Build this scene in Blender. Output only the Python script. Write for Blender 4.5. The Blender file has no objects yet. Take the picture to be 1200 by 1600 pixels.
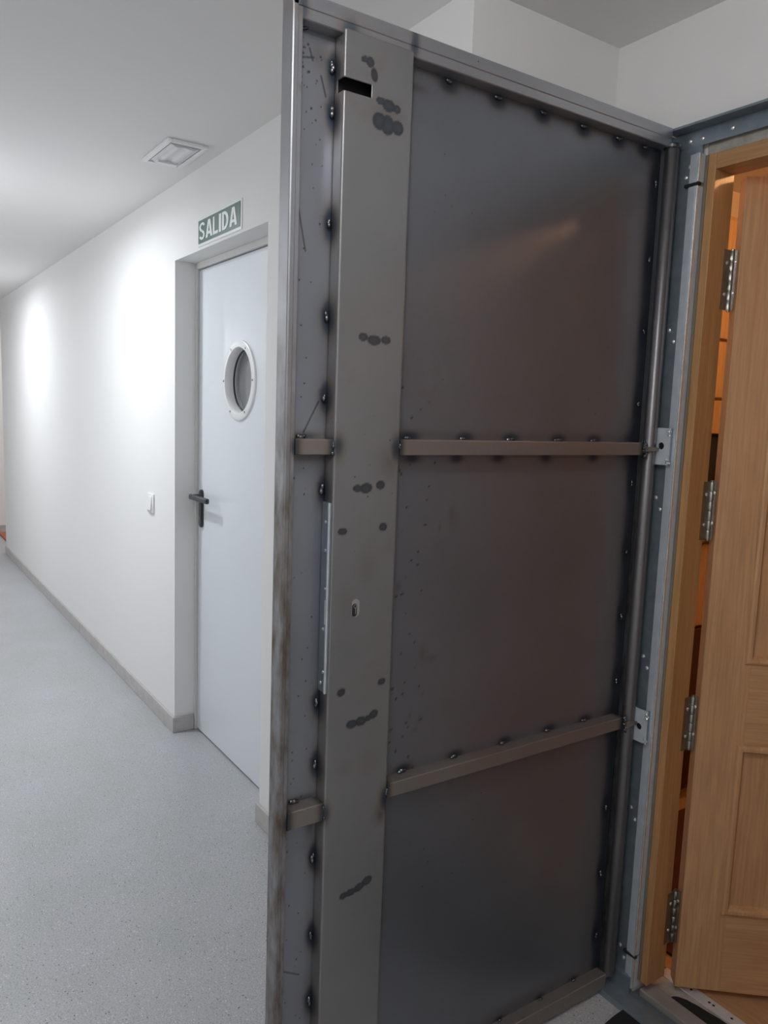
import bpy, bmesh, math, random
from mathutils import Matrix, Vector
random.seed(7)
S = bpy.context.scene
COL = S.collection

# ---------------------------------------------------------------- camera
R = Vector((0.55578305, 0.83058002, 0.03524258))
U = Vector((-0.12438285, 0.04116531, 0.99138001))
F = Vector((-0.82196965, 0.55537578, -0.12618889))
cd = bpy.data.cameras.new('camera')
cam = bpy.data.objects.new('camera', cd); COL.objects.link(cam)
cam.matrix_world = Matrix(((R.x, U.x, -F.x, 0), (R.y, U.y, -F.y, 0), (R.z, U.z, -F.z, 1.4631), (0, 0, 0, 1)))
cd.sensor_fit = 'VERTICAL'; cd.sensor_height = 36; cd.lens = 36 * 1216.73 / 1600
cd.clip_start = 0.02
S.camera = cam

# ---------------------------------------------------------------- world, lights, exposure
w = bpy.data.worlds.new('world'); S.world = w; w.use_nodes = True
w.node_tree.nodes['Background'].inputs[0].default_value = (0.8, 0.85, 1, 1)
w.node_tree.nodes['Background'].inputs[1].default_value = 0.02
vs = S.view_settings
vs.view_transform = 'Standard'; vs.look = 'None'; vs.gamma = 1; vs.use_curve_mapping = False
vs.exposure = 0.32
CEIL = 2.371
COOL = (0.92, 0.965, 1.0)
def lamp(x, y, power, col=COOL, z=CEIL - 0.012, size=0.12, spread=172, name='downlight'):
    l = bpy.data.lights.new(name, 'AREA'); l.shape = 'DISK'; l.size = size
    l.energy = power; l.color = col; l.spread = math.radians(spread)
    o = bpy.data.objects.new(name, l); o.location = (x, y, z); COL.objects.link(o)
    return o
LAMPS = [(-0.52, 0.22, 1.5), (-3.73, 0.36, 12.5), (-6.44, 0.36, 13.5), (2.2, 0.3, 8)]
for x, y, p in LAMPS:
    lamp(x, y, p)
def fill_or_bulb(x, y, z, power, col=COOL, r=0.07):  # bare point light, for the added fills and the hall bulb
    l = bpy.data.lights.new('fill_or_bulb_light', 'POINT'); l.energy = power; l.color = col; l.shadow_soft_size = r
    o = bpy.data.objects.new('fill_or_bulb_light', l); o.location = (x, y, z); COL.objects.link(o)
fill_or_bulb(0.25, -0.25, 2.16, 5.5, (1.0, 0.965, 0.94))  # added fill behind the camera, brightens the niche and upper walls
fill_or_bulb(-0.47, 0.22, 2.26, 8.5, (0.97, 0.985, 1.0), 0.05)  # point share of the near downlight, added to brighten the door top
fill_or_bulb(-3.73, 0.02, 1.95, 6)  # added fill that lifts the corridor ceiling
fill_or_bulb(-6.44, 0.05, 2.0, 6)  # added fill for the farther stretch of ceiling
lamp(-9.0, 2.0, 10, (1.0, 0.9, 0.85))
fill_or_bulb(-0.83, 2.40, 2.29, 15, (1.0, 0.52, 0.22), 0.025)     # warm bulb in the hall, just behind the oak door
lamp(-3.0, 2.1, 2.5, (0.9, 0.95, 1.0), name='stair_light')

# ---------------------------------------------------------------- helpers
def new_obj(name, bm, mat, parent=None, origin=(0, 0, 0), smooth=False):
    if any(origin):
        bmesh.ops.translate(bm, verts=bm.verts, vec=[-c for c in origin])
    me = bpy.data.meshes.new(name); bm.to_mesh(me); bm.free()
    if mat: me.materials.append(mat)
    if smooth:
        for p in me.polygons: p.use_smooth = True
        try:
            me.set_sharp_from_angle(angle=math.radians(35))
        except Exception:
            pass
    o = bpy.data.objects.new(name, me); COL.objects.link(o)
    if parent: o.parent = parent
    return o
def root(name, label, cat, loc=(0, 0, 0), rz=0, group=None, kind=None):
    o = bpy.data.objects.new(name, None); o.empty_display_size = 0.1; COL.objects.link(o)
    o.location = loc; o.rotation_euler = (0, 0, rz)
    tag(o, label, cat, group, kind); return o
def tag(o, label=None, cat=None, group=None, kind=None):
    if label: o['label'] = label
    if cat: o['category'] = cat
    if group: o['group'] = group
    if kind: o['kind'] = kind
    return o
def box(bm, x0, x1, y0, y1, z0, z1, bevel=0, seg=2):
    vs_ = [bm.verts.new((x, y, z)) for z in (z0, z1) for y in (y0, y1) for x in (x0, x1)]
    fs = []
    for q in ((0, 2, 3, 1), (4, 5, 7, 6), (0, 1, 5, 4), (2, 6, 7, 3), (0, 4, 6, 2), (1, 3, 7, 5)):
        fs.append(bm.faces.new([vs_[i] for i in q]))
    if bevel:
        es = list({e for f in fs for e in f.edges})
        bmesh.ops.bevel(bm, geom=es, offset=bevel, segments=seg, affect='EDGES', profile=0.5)
def B(*a, **k):
    bm = bmesh.new(); box(bm, *a, **k); return bm
def frame_from_axis(axis):
    a = Vector(axis).normalized()
    t = Vector((0, 0, 1)) if abs(a.z) < 0.9 else Vector((1, 0, 0))
    u = a.cross(t).normalized(); v = a.cross(u).normalized()
    return a, u, v
def cyl(bm, p, axis, r, h, n=24, r2=None, bevel=0):
    a, u, v = frame_from_axis(axis); p = Vector(p); r2 = r if r2 is None else r2
    rings = [(0, r), (h, r2)] if not bevel else [(0, r), (h - bevel, r2), (h - bevel * 0.3, r2 - bevel * 0.4), (h, r2 - bevel)]
    vv = []
    for d, rr in rings:
        vv.append([bm.verts.new(p + a * d + (u * math.cos(2 * math.pi * i / n) + v * math.sin(2 * math.pi * i / n)) * rr) for i in range(n)])
    for k in range(len(vv) - 1):
        for i in range(n):
            bm.faces.new((vv[k][i], vv[k][(i + 1) % n], vv[k + 1][(i + 1) % n], vv[k + 1][i]))
    bm.faces.new(vv[0][::-1]); bm.faces.new(vv[-1])
def lathe(bm, c, axis, prof, n=64, closed=False):
    """prof: list of (distance along axis, radius)"""
    a, u, v = frame_from_axis(axis); c = Vector(c); rings = []
    for d, r in prof:
        rings.append([bm.verts.new(c + a * d + (u * math.cos(2 * math.pi * i / n) + v * math.sin(2 * math.pi * i / n)) * r) for i in range(n)])
    m = len(rings)
    for k in range(m if closed else m - 1):
        for i in range(n):
            bm.faces.new((rings[k][i], rings[k][(i + 1) % n], rings[(k + 1) % m][(i + 1) % n], rings[(k + 1) % m][i]))
def prism(bm, pts, axis, lo, hi):
    """closed 2D outline extruded along axis (0,1,2); pts are in the two other axes, in order"""
    def mk(p, c):
        q = list(p); q.insert(axis, c); return bm.verts.new(q)
    a = [mk(p, lo) for p in pts]; b = [mk(p, hi) for p in pts]
    n = len(pts)
    for i in range(n): bm.faces.new((a[i], a[(i + 1) % n], b[(i + 1) % n], b[i]))
    bm.faces.new(a[::-1]); bm.faces.new(b)
    bmesh.ops.recalc_face_normals(bm, faces=bm.faces)
def blob(bm, c, rs, sub=2, jitter=0.12, rot=0):
    r = bmesh.ops.create_icosphere(bm, subdivisions=sub, radius=1)
    for v in r['verts']:
        k = 1 + random.uniform(-jitter, jitter)
        x, y, z = v.co.x * rs[0] * k, v.co.y * rs[1] * k, v.co.z * rs[2] * k
        y, z = y * math.cos(rot) - z * math.sin(rot), y * math.sin(rot) + z * math.cos(rot)
        v.co = Vector((x + c[0], y + c[1], z + c[2]))

# ---------------------------------------------------------------- materials
def mat(name):
    m = bpy.data.materials.new(name); m.use_nodes = True
    nt = m.node_tree; return m, nt, nt.nodes['Principled BSDF']
def N(nt, t, **k):
    n = nt.nodes.new(t)
    for a, b in k.items(): setattr(n, a, b)
    return n
def coords(nt, scale=(1, 1, 1), kind='Object'):
    tc = N(nt, 'ShaderNodeTexCoord'); mp = N(nt, 'ShaderNodeMapping'); mp.inputs['Scale'].default_value = scale
    nt.links.new(tc.outputs[kind], mp.inputs['Vector']); return mp.outputs[0]
def noise(nt, vec, scale, detail=4, rough=0.55):
    n = N(nt, 'ShaderNodeTexNoise'); n.inputs['Scale'].default_value = scale
    n.inputs['Detail'].default_value = detail; n.inputs['Roughness'].default_value = rough
    nt.links.new(vec, n.inputs['Vector']); return n.outputs['Fac']
def ramp(nt, fac, stops):
    r = N(nt, 'ShaderNodeValToRGB'); e = r.color_ramp.elements
    while len(e) < len(stops): e.new(0.5)
    for i, (p, c) in enumerate(stops):
        e[i].position = p; e[i].color = (c[0], c[1], c[2], 1) if hasattr(c, '__len__') else (c, c, c, 1)
    nt.links.new(fac, r.inputs[0]); return r.outputs[0]
def mix(nt, fac, a, b):
    m = N(nt, 'ShaderNodeMix', data_type='RGBA')
    for sock, v in ((m.inputs[0], fac), (m.inputs[6], a), (m.inputs[7], b)):
        if hasattr(v, 'links'): nt.links.new(v, sock)
        elif hasattr(v, '__len__'): sock.default_value = (v[0], v[1], v[2], 1)
        else: sock.default_value = v
    return m.outputs[2]
def bump(nt, p, h, strength=0.2, dist=0.002):
    b = N(nt, 'ShaderNodeBump'); b.inputs['Strength'].default_value = strength; b.inputs['Distance'].default_value = dist
    nt.links.new(h, b.inputs['Height']); nt.links.new(b.outputs[0], p.inputs['Normal'])
def simple(name, col, rough=0.5, metal=0.0, var=0.06, scale=8, bumps=0.0):
    m, nt, p = mat(name)
    v = coords(nt); n = noise(nt, v, scale)
    c = ramp(nt, n, [(0.25, [k * (1 - var) for k in col]), (0.75, [min(1, k * (1 + var)) for k in col])])
    nt.links.new(c, p.inputs['Base Color'])
    p.inputs['Roughness'].default_value = rough; p.inputs['Metallic'].default_value = metal
    if bumps: bump(nt, p, noise(nt, v, scale * 12), bumps)
    return m
def steel(name, base, rough=0.38, metal=0.75, warm=0.0, lowrust=False):
    """bare mill steel; the vertex attribute 'burn' holds weld scorch marks, spots and painted shade"""
    m, nt, p = mat(name)
    v = coords(nt)
    n1 = noise(nt, v, 2.3, 5); n2 = noise(nt, coords(nt, (40, 40, 2)), 6, 3)
    c = ramp(nt, n1, [(0.3, [k * 0.9 for k in base]), (0.7, [k * 1.1 for k in base])])
    blot = ramp(nt, noise(nt, v, 5.5, 6, 0.7), [(0.56, 0.0), (0.72, 1.0)])
    tint = (base[0] * 0.92 + 0.02, base[1] * 0.82, base[2] * 0.76)
    mm = N(nt, 'ShaderNodeMath', operation='MULTIPLY'); nt.links.new(blot, mm.inputs[0]); mm.inputs[1].default_value = 0.5 + warm
    c = mix(nt, mm.outputs[0], c, tint)
    # scratches and spatter
    sp = N(nt, 'ShaderNodeTexVoronoi'); sp.inputs['Scale'].default_value = 34; nt.links.new(v, sp.inputs['Vector'])
    dots = ramp(nt, sp.outputs['Distance'], [(0.045, 1.0), (0.075, 0.0)])
    gate = ramp(nt, noise(nt, v, 3.1, 3), [(0.55, 0.0), (0.62, 0.7)])
    dm = N(nt, 'ShaderNodeMath', operation='MULTIPLY'); nt.links.new(dots, dm.inputs[0]); nt.links.new(gate, dm.inputs[1])
    c = mix(nt, dm.outputs[0], c, (0.03, 0.03, 0.032))
    rg = ramp(nt, n2, [(0.3, rough * 0.88), (0.7, rough * 1.15)])
    if lowrust:
        tc = N(nt, 'ShaderNodeTexCoord'); sx = N(nt, 'ShaderNodeSeparateXYZ'); nt.links.new(tc.outputs['Object'], sx.inputs[0])
        zr = N(nt, 'ShaderNodeMapRange'); zr.inputs[1].default_value = 1.75; zr.inputs[2].default_value = 1.2
        zr.inputs[3].default_value = 0; zr.inputs[4].default_value = 1; nt.links.new(sx.outputs[2], zr.inputs[0])
        pat = ramp(nt, noise(nt, coords(nt, (1, 1, 0.35)), 26, 5, 0.65), [(0.35, 0.15), (0.65, 0.95)])
        rm = N(nt, 'ShaderNodeMath', operation='MULTIPLY'); nt.links.new(zr.outputs[0], rm.inputs[0]); nt.links.new(pat, rm.inputs[1])
        c = mix(nt, rm.outputs[0], c, (0.135, 0.095, 0.062))
        rg = mix(nt, rm.outputs[0], rg, (0.6, 0.6, 0.6))
    at = N(nt, 'ShaderNodeAttribute'); at.attribute_name = 'burn_shade'
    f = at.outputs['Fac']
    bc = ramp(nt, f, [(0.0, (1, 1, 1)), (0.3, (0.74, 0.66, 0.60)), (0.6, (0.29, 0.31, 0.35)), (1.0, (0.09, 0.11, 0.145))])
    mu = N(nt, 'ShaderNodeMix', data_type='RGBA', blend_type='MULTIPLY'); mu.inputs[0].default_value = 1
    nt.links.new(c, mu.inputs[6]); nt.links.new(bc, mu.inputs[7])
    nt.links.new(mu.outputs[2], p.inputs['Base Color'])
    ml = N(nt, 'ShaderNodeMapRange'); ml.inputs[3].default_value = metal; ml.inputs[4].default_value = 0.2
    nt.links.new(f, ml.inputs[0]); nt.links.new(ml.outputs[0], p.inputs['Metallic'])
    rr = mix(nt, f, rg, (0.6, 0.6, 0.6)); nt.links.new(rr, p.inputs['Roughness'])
    bump(nt, p, noise(nt, v, 9, 3), 0.05, 0.002)
    return m
def wood(name, a, b, vert=True, scale=1.0, rough=0.42, axis=2):
    m, nt, p = mat(name)
    sc = [26, 26, 26]; sc[axis] = 1.1
    v = coords(nt, tuple(sc)); n = noise(nt, v, 1.6 * scale, 6, 0.6)
    sc2 = [120, 120, 120]; sc2[axis] = 5
    n2 = noise(nt, coords(nt, tuple(sc2)), 1.5, 3)
    c = ramp(nt, n, [(0.28, a), (0.7, b)])
    d = ramp(nt, n2, [(0.35, 0.82), (0.6, 1.0)])
    mu = N(nt, 'ShaderNodeMix', data_type='RGBA', blend_type='MULTIPLY'); mu.inputs[0].default_value = 1
    nt.links.new(c, mu.inputs[6]); nt.links.new(d, mu.inputs[7]); nt.links.new(mu.outputs[2], p.inputs['Base Color'])
    p.inputs['Roughness'].default_value = rough
    bump(nt, p, n2, 0.06, 0.0006)
    return m

M = {}
def wallmat(name, col, rough=0.75):
    m, nt, p = mat(name); v = coords(nt)
    c = ramp(nt, noise(nt, v, 1.7, 5), [(0.3, [k * 0.985 for k in col]), (0.7, col)])
    nt.links.new(c, p.inputs['Base Color']); p.inputs['Roughness'].default_value = rough
    bump(nt, p, noise(nt, v, 160, 4, 0.6), 0.12, 0.0015); return m
M['wall'] = wallmat('wall_paint', (0.86, 0.852, 0.845))
M['ceiling'] = wallmat('ceiling_paint', (0.87, 0.855, 0.845))
M['hallwall'] = wallmat('hall_wall_paint', (0.78, 0.66, 0.5))
M['white'] = simple('white_enamel', (0.76, 0.80, 0.84), 0.3, 0, 0.01, 2)
M['offwhite'] = simple('offwhite_paint', (0.72, 0.71, 0.69), 0.5, 0, 0.03)
M['plastic'] = simple('white_plastic', (0.86, 0.87, 0.88), 0.3, 0, 0.01)
M['diffuser'] = simple('ribbed_diffuser', (0.74, 0.74, 0.75), 0.18, 0, 0.05, 30, 0.3)
M['skirting'] = simple('terrazzo_skirting', (0.50, 0.475, 0.465), 0.35, 0, 0.14, 22)
M['sheet'] = steel('mill_steel_sheet', (0.195, 0.205, 0.232), 0.33, 0.66)
M['side_sheet'] = steel('mill_steel_side', (0.285, 0.30, 0.335), 0.33, 0.65)
M['cover'] = steel('mill_steel_cover', (0.25, 0.25, 0.255), 0.34, 0.58, warm=0.3)
M['lip'] = steel('mill_steel_lip', (0.40, 0.41, 0.44), 0.32, 0.8, lowrust=True)
M['bar'] = steel('mill_steel_bar', (0.24, 0.215, 0.20), 0.42, 0.6, warm=0.4)
M['tube'] = steel('mill_steel_tube', (0.16, 0.155, 0.16), 0.36, 0.8)
M['weld'] = simple('weld_metal', (0.16, 0.17, 0.185), 0.22, 0.9, 0.5, 90)
M['galv'] = simple('galvanised_steel', (0.24, 0.29, 0.33), 0.42, 0.6, 0.16, 30)
M['galv_light'] = simple('galvanised_flange', (0.60, 0.66, 0.72), 0.38, 0.35, 0.1, 30)
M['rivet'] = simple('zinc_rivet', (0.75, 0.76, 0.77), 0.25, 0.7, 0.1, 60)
M['hinge'] = simple('nickel_hinge', (0.34, 0.32, 0.29), 0.24, 0.95, 0.2, 50)
M['black'] = simple('black_plastic', (0.035, 0.037, 0.042), 0.32, 0, 0.1)
M['dark'] = simple('void_shade', (0.012, 0.012, 0.014), 0.8)  # near-black that paints the shade inside slots, holes and the shelf
M['alu'] = simple('aluminium_strip', (0.72, 0.74, 0.78), 0.35, 0.35, 0.08, 40)
M['plaster'] = simple('rough_plaster', (0.40, 0.37, 0.33), 0.9, 0, 0.2, 40, 0.5)
M['foam'] = simple('mounting_foam', (0.36, 0.32, 0.22), 0.9, 0, 0.3, 60, 0.8)
M['oak'] = wood('oak_veneer', (0.50, 0.27, 0.125), (0.62, 0.365, 0.19))
M['oak_h'] = wood('oak_veneer_rail', (0.50, 0.27, 0.125), (0.62, 0.365, 0.19), axis=0)
M['oak_jamb'] = wood('oak_jamb', (0.41, 0.21, 0.08), (0.51, 0.275, 0.11))
M['parquet'] = wood('parquet', (0.42, 0.24, 0.12), (0.52, 0.31, 0.16), axis=0)
M['taupe'] = simple('taupe_sill', (0.27, 0.25, 0.23), 0.6, 0, 0.12, 20)
M['mat'] = simple('black_doormat_pile', (0.012, 0.013, 0.014), 0.95, 0, 0.3, 200, 1.0)
M['terracotta'] = simple('terracotta_mat', (0.42, 0.13, 0.06), 0.8)
M['green'] = simple('green_sign_panel', (0.03, 0.105, 0.078), 0.4, 0, 0.04)
M['signwhite'] = simple('sign_white', (0.78, 0.82, 0.80), 0.4, 0, 0.01)
m, nt, p = mat('porthole_glass'); M['glass'] = m
p.inputs['Base Color'].default_value = (0.80, 0.82, 0.84, 1); p.inputs['Roughness'].default_value = 0.06
p.inputs['Transmission Weight'].default_value = 0.85
# terrazzo floor
m, nt, p = mat('terrazzo'); M['floor'] = m
v = coords(nt)
base = ramp(nt, noise(nt, v, 3.4, 5), [(0.3, (0.41, 0.425, 0.43)), (0.7, (0.455, 0.46, 0.49))])
fine = ramp(nt, noise(nt, v, 210, 4, 0.7), [(0.36, 0.72), (0.5, 1.0), (0.64, 1.12)])
mu = N(nt, 'ShaderNodeMix', data_type='RGBA', blend_type='MULTIPLY'); mu.inputs[0].default_value = 1
nt.links.new(base, mu.inputs[6]); nt.links.new(fine, mu.inputs[7]); c = mu.outputs[2]
for sc, lo, hi, g0, g1, colr in ((190, 0.22, 0.34, 0.60, 0.64, (0.27, 0.275, 0.285)), (95, 0.13, 0.21, 0.80, 0.84, (0.06, 0.06, 0.065)), (55, 0.07, 0.12, 0.82, 0.86, (0.04, 0.04, 0.045)), (120, 0.15, 0.28, 0.72, 0.78, (0.66, 0.67, 0.68))):
    vo = N(nt, 'ShaderNodeTexVoronoi'); vo.inputs['Scale'].default_value = sc; nt.links.new(v, vo.inputs['Vector'])
    dots = ramp(nt, vo.outputs['Distance'], [(lo, 1.0), (hi, 0.0)])
    s = N(nt, 'ShaderNodeSeparateColor'); nt.links.new(vo.outputs['Color'], s.inputs[0])
    g = ramp(nt, s.outputs[0], [(g0, 0.0), (g1, 1.0)])
    mm = N(nt, 'ShaderNodeMath', operation='MULTIPLY'); nt.links.new(dots, mm.inputs[0]); nt.links.new(g, mm.inputs[1])
    c = mix(nt, mm.outputs[0], c, colr)
br = N(nt, 'ShaderNodeTexBrick', offset=0.0); mp = N(nt, 'ShaderNodeMapping'); mp.inputs['Location'].default_value = (0.24, 0.11, 0)
tc = N(nt, 'ShaderNodeTexCoord'); nt.links.new(tc.outputs['Object'], mp.inputs[0]); nt.links.new(mp.outputs[0], br.inputs['Vector'])
br.inputs['Scale'].default_value = 1; br.inputs['Brick Width'].default_value = 0.5; br.inputs['Row Height'].default_value = 0.5
br.inputs['Mortar Size'].default_value = 0.0012; br.inputs['Mortar Smooth'].default_value = 0.3
jm = N(nt, 'ShaderNodeMath', operation='MULTIPLY'); nt.links.new(br.outputs['Fac'], jm.inputs[0]); jm.inputs[1].default_value = 0.28
c = mix(nt, jm.outputs[0], c, (0.33, 0.34, 0.35))
nt.links.new(c, p.inputs['Base Color']); p.inputs['Roughness'].default_value = 0.33

# ---------------------------------------------------------------- setting
WC, WN, XN = 1.127, 1.591, -1.393          # corridor wall, niche back wall, niche side wall
RXL, RXR, RZ, DD = -3.295, -2.396, 2.064, 0.101
def struct(name, bm, m, **k):
    o = new_obj(name, bm, m, **k); o['kind'] = 'structure'; return o
bm = bmesh.new(); box(bm, -9.6, 3.2, -0.8, WN + 0.01, -0.1, 0); box(bm, -9.6, -8.1, WN + 0.01, 4.2, -0.1, 0)
box(bm, -8.1, -1.9, WN + 0.01, 3.0, -0.1, 0); struct('floor', bm, M['floor'])
bm = bmesh.new(); box(bm, -9.6, 3.2, -0.8, 4.6, CEIL, CEIL + 0.1); struct('ceiling', bm, M['ceiling'])
bm = bmesh.new()
box(bm, -8.12, RXL, WC, WC + 0.2, 0, CEIL)
box(bm, RXL, RXR, WC, WC + 0.2, RZ, CEIL)
box(bm, RXR, XN, WC, WN + 0.14, 0, CEIL)
struct('wall_corridor', bm, M['wall'])
bm = bmesh.new()
box(bm, XN, -1.145, WN, WN + 0.14, 0, CEIL); box(bm, -0.25, 0.05, WN, WN + 0.14, 0, CEIL)
box(bm, -1.145, -0.25, WN, 1.672, 2.09, CEIL); box(bm, -1.145, -0.25, 1.606, 1.672, 2.062, 2.09); box(bm, -1.145, -0.25, 1.672, WN + 0.14, 2.09, CEIL)
struct('wall_back', bm, M['wall'])
bm = B(0.05, 3.2, WC, WN + 0.14, 0, CEIL); struct('wall_right', bm, M['wall'])
bm = B(-9.6, 3.2, -0.8, -0.7, 0, CEIL); struct('wall_front', bm, M['wall'])
bm = B(3.0, 3.1, -0.7, WC, 0, CEIL); struct('wall_near_end', bm, M['wall'])
bm = bmesh.new(); box(bm, -9.6, -9.42, -0.7, 4.1, 0, CEIL); box(bm, -9.42, -8.1, 4.0, 4.1, 0, CEIL); struct('wall_far_end', bm, M['wall'])
bm = B(-8.2, -8.05, WC + 0.2, 4.0, 0, CEIL); struct('wall_passage', bm, M['wall'])
# stairwell behind the exit door
bm = bmesh.new(); box(bm, -8.05, -1.95, 2.9, 3.0, 0, CEIL)
struct('wall_stairwell', bm, M['wall'])
# hall of the flat
bm = bmesh.new(); box(bm, -2.0, -1.9, WN + 0.14, 4.5, 0, CEIL); struct('wall_hall_left', bm, M['hallwall'])
bm = bmesh.new(); box(bm, -1.9, 1.6, 4.4, 4.5, 0, CEIL); struct('wall_hall_back', bm, M['hallwall'])
bm = bmesh.new(); box(bm, 1.5, 1.6, WN + 0.14, 4.4, 0, CEIL); struct('wall_hall_right', bm, M['hallwall'])
bm = bmesh.new(); box(bm, -1.9, 1.5, 1.752, 4.4, -0.1, 0.004); struct('floor_hall', bm, M['parquet'])
bm = bmesh.new(); box(bm, -1.145, -0.25, 1.655, 1.752, -0.1, 0.003); struct('trim_1', bm, M['plaster'])
# skirting
bm = bmesh.new()
def skirt(bm, x0, x1, y0, y1, h=0.072):
    box(bm, x0, x1, y0, y1, 0, h, bevel=0.003)
skirt(bm, -8.12, RXL + 0.011, WC - 0.011, WC); skirt(bm, RXL, RXL + 0.011, WC - 0.004, WC + DD - 0.014)
struct('baseboard_corridor', bm, M['skirting'])
bm = bmesh.new(); skirt(bm, RXR - 0.011, XN + 0.011, WC - 0.011, WC); skirt(bm, XN, XN + 0.011, WC, WN)
skirt(bm, RXR - 0.011, RXR, WC - 0.004, WC + DD - 0.014)
struct('baseboard_niche', bm, M['skirting'])
bm = bmesh.new(); skirt(bm, -9.42, -9.408, -0.7, 4.0, 0.085); struct('baseboard_far_end', bm, M['skirting'])
bm = bmesh.new(); skirt(bm, -9.4, 3.0, -0.7, -0.689); struct('baseboard_front', bm, M['skirting'])

# ---------------------------------------------------------------- exit door with porthole (door_1)
LY = WC + DD
PC = Vector((-2.845, LY, 1.567))
def plate_with_hole(bm, x0, x1, z0, z1, y0, y1, cx, cz, r, n=96):
    angs = [2 * math.pi * i / n for i in range(n)]
    for cx_, cz_ in ((x0, z0), (x1, z0), (x1, z1), (x0, z1)):
        a = math.atan2(cz_ - cz, cx_ - cx) % (2 * math.pi)
        k = min(range(len(angs)), key=lambda i: abs(angs[i] - a)); angs[k] = a
    angs.sort(); n = len(angs)
    def edge(a):
        dx, dz = math.cos(a), math.sin(a); t = 1e9
        if dx > 1e-9: t = min(t, (x1 - cx) / dx)
        if dx < -1e-9: t = min(t, (x0 - cx) / dx)
        if dz > 1e-9: t = min(t, (z1 - cz) / dz)
        if dz < -1e-9: t = min(t, (z0 - cz) / dz)
        return cx + dx * t, cz + dz * t
    L = []
    for y in (y0, y1):
        L.append(([bm.verts.new((cx + r * math.cos(a), y, cz + r * math.sin(a))) for a in angs],
                  [bm.verts.new((edge(a)[0], y, edge(a)[1])) for a in angs]))
    for i in range(n):
        j = (i + 1) % n
        bm.faces.new((L[0][0][i], L[0][0][j], L[0][1][j], L[0][1][i]))
        bm.faces.new((L[1][0][i], L[1][1][i], L[1][1][j], L[1][0][j]))
        bm.faces.new((L[0][1][i], L[0][1][j], L[1][1][j], L[1][1][i]))
        bm.faces.new((L[0][0][i], L[1][0][i], L[1][0][j], L[0][0][j]))
    bmesh.ops.recalc_face_normals(bm, faces=bm.faces)
DX0, DX1 = -3.279, -2.43
d1 = root('door_1', 'white exit door with round porthole and black lever, under the green sign', 'door', (DX0, LY, 0), kind='structure')
og = (DX0, LY, 0)
bm = bmesh.new(); plate_with_hole(bm, DX0, DX1, 0.008, 2.034, LY, LY + 0.05, PC.x, PC.z, 0.126)
new_obj('door_leaf', bm, M['white'], d1, og)
bm = bmesh.new()
box(bm, RXL, DX0 - 0.003, LY - 0.012, LY + 0.06, 0, RZ, 0.002); box(bm, DX1 + 0.003, RXR, LY - 0.012, LY + 0.06, 0, RZ, 0.002)
box(bm, DX0 - 0.003, DX1 + 0.003, LY - 0.012, LY + 0.06, 2.038, RZ, 0.002)
o = new_obj('door_frame', bm, M['offwhite'], d1, og); o['label'] = 'slim off-white metal frame'
bm = bmesh.new(); lathe(bm, PC, (0, -1, 0), [(-0.05, 0.126), (-0.05, 0.121), (-0.012, 0.121), (0.004, 0.124), (0.0085, 0.128), (0.0085, 0.148), (0.006, 0.1535), (0.0, 0.155)], 96)
ring = new_obj('porthole_ring', bm, M['plastic'], d1, og, smooth=True)
for k in range(6):
    a = math.radians(k * 60)
    bm = bmesh.new(); cyl(bm, PC + Vector((0.138 * math.cos(a), -0.0083, 0.138 * math.sin(a))), (0, -1, 0), 0.0042, 0.0022, 14)
    new_obj('screw', bm, M['hinge'], ring, og)
bm = bmesh.new(); cyl(bm, PC + Vector((0, 0.036, 0)), (0, 1, 0), 0.1215, 0.005, 64)
new_obj('porthole_glass', bm, M['glass'], d1, og)
bm = bmesh.new(); lathe(bm, PC + Vector((0, 0.03, 0)), (0, -1, 0), [(0, 0.1215), (0.0, 0.1165), (0.005, 0.116), (0.006, 0.1215)], 96)
new_obj('glazing_gasket', bm, M['black'], d1, og, smooth=True)
def rounded_outline(w, h, n=10):
    r = w / 2; pts = []
    for i in range(n + 1): a = math.pi * i / n; pts.append((r * math.cos(a), h / 2 - r + r * math.sin(a)))
    for i in range(n + 1): a = math.pi + math.pi * i / n; pts.append((r * math.cos(a), -h / 2 + r + r * math.sin(a)))
    return pts
hx, hz = -3.233, 1.075
bm = bmesh.new(); prism(bm, [(x + hx, z + 1.022) for x, z in rounded_outline(0.034, 0.166)], 1, LY - 0.011, LY)
bmesh.ops.bevel(bm, geom=[e for e in bm.edges if abs(e.verts[0].co.y - e.verts[1].co.y) < 1e-6 and e.verts[0].co.y < LY - 0.01], offset=0.003, segments=2, affect='EDGES')
hd = new_obj('door_handle', bm, M['black'], d1, og, smooth=True)
bm = bmesh.new(); cyl(bm, (hx, LY - 0.009, hz), (0, -1, 0), 0.011, 0.036, 24, bevel=0.003)
box(bm, hx - 0.014, hx + 0.190, LY - 0.058, LY - 0.041, hz - 0.0115, hz + 0.0115, 0.006, 3)
new_obj('lever', bm, M['black'], hd, og, smooth=True)
bm = bmesh.new(); cyl(bm, (hx, LY - 0.010, 0.98), (0, -1, 0), 0.0085, 0.004, 20)
new_obj('lock_cylinder', bm, M['hinge'], hd, og)

# green exit sign
sx0, sx1, sz0, sz1 = -3.013, -2.614, 2.086, 2.171
og = (sx0, WC, sz0)
sg = root('exit_sign', 'green SALIDA sign with white letters on the wall above the white door', 'sign', og)
bm = B(sx0 - 0.009, sx1 + 0.012, WC - 0.003, WC, sz0 - 0.011, sz1 + 0.009, bevel=0.001)
new_obj('sign_border', bm, M['signwhite'], sg, og)
bm = B(sx0, sx1, WC - 0.0045, WC - 0.003, sz0, sz1); new_obj('sign_panel', bm, M['green'], sg, og)
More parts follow.
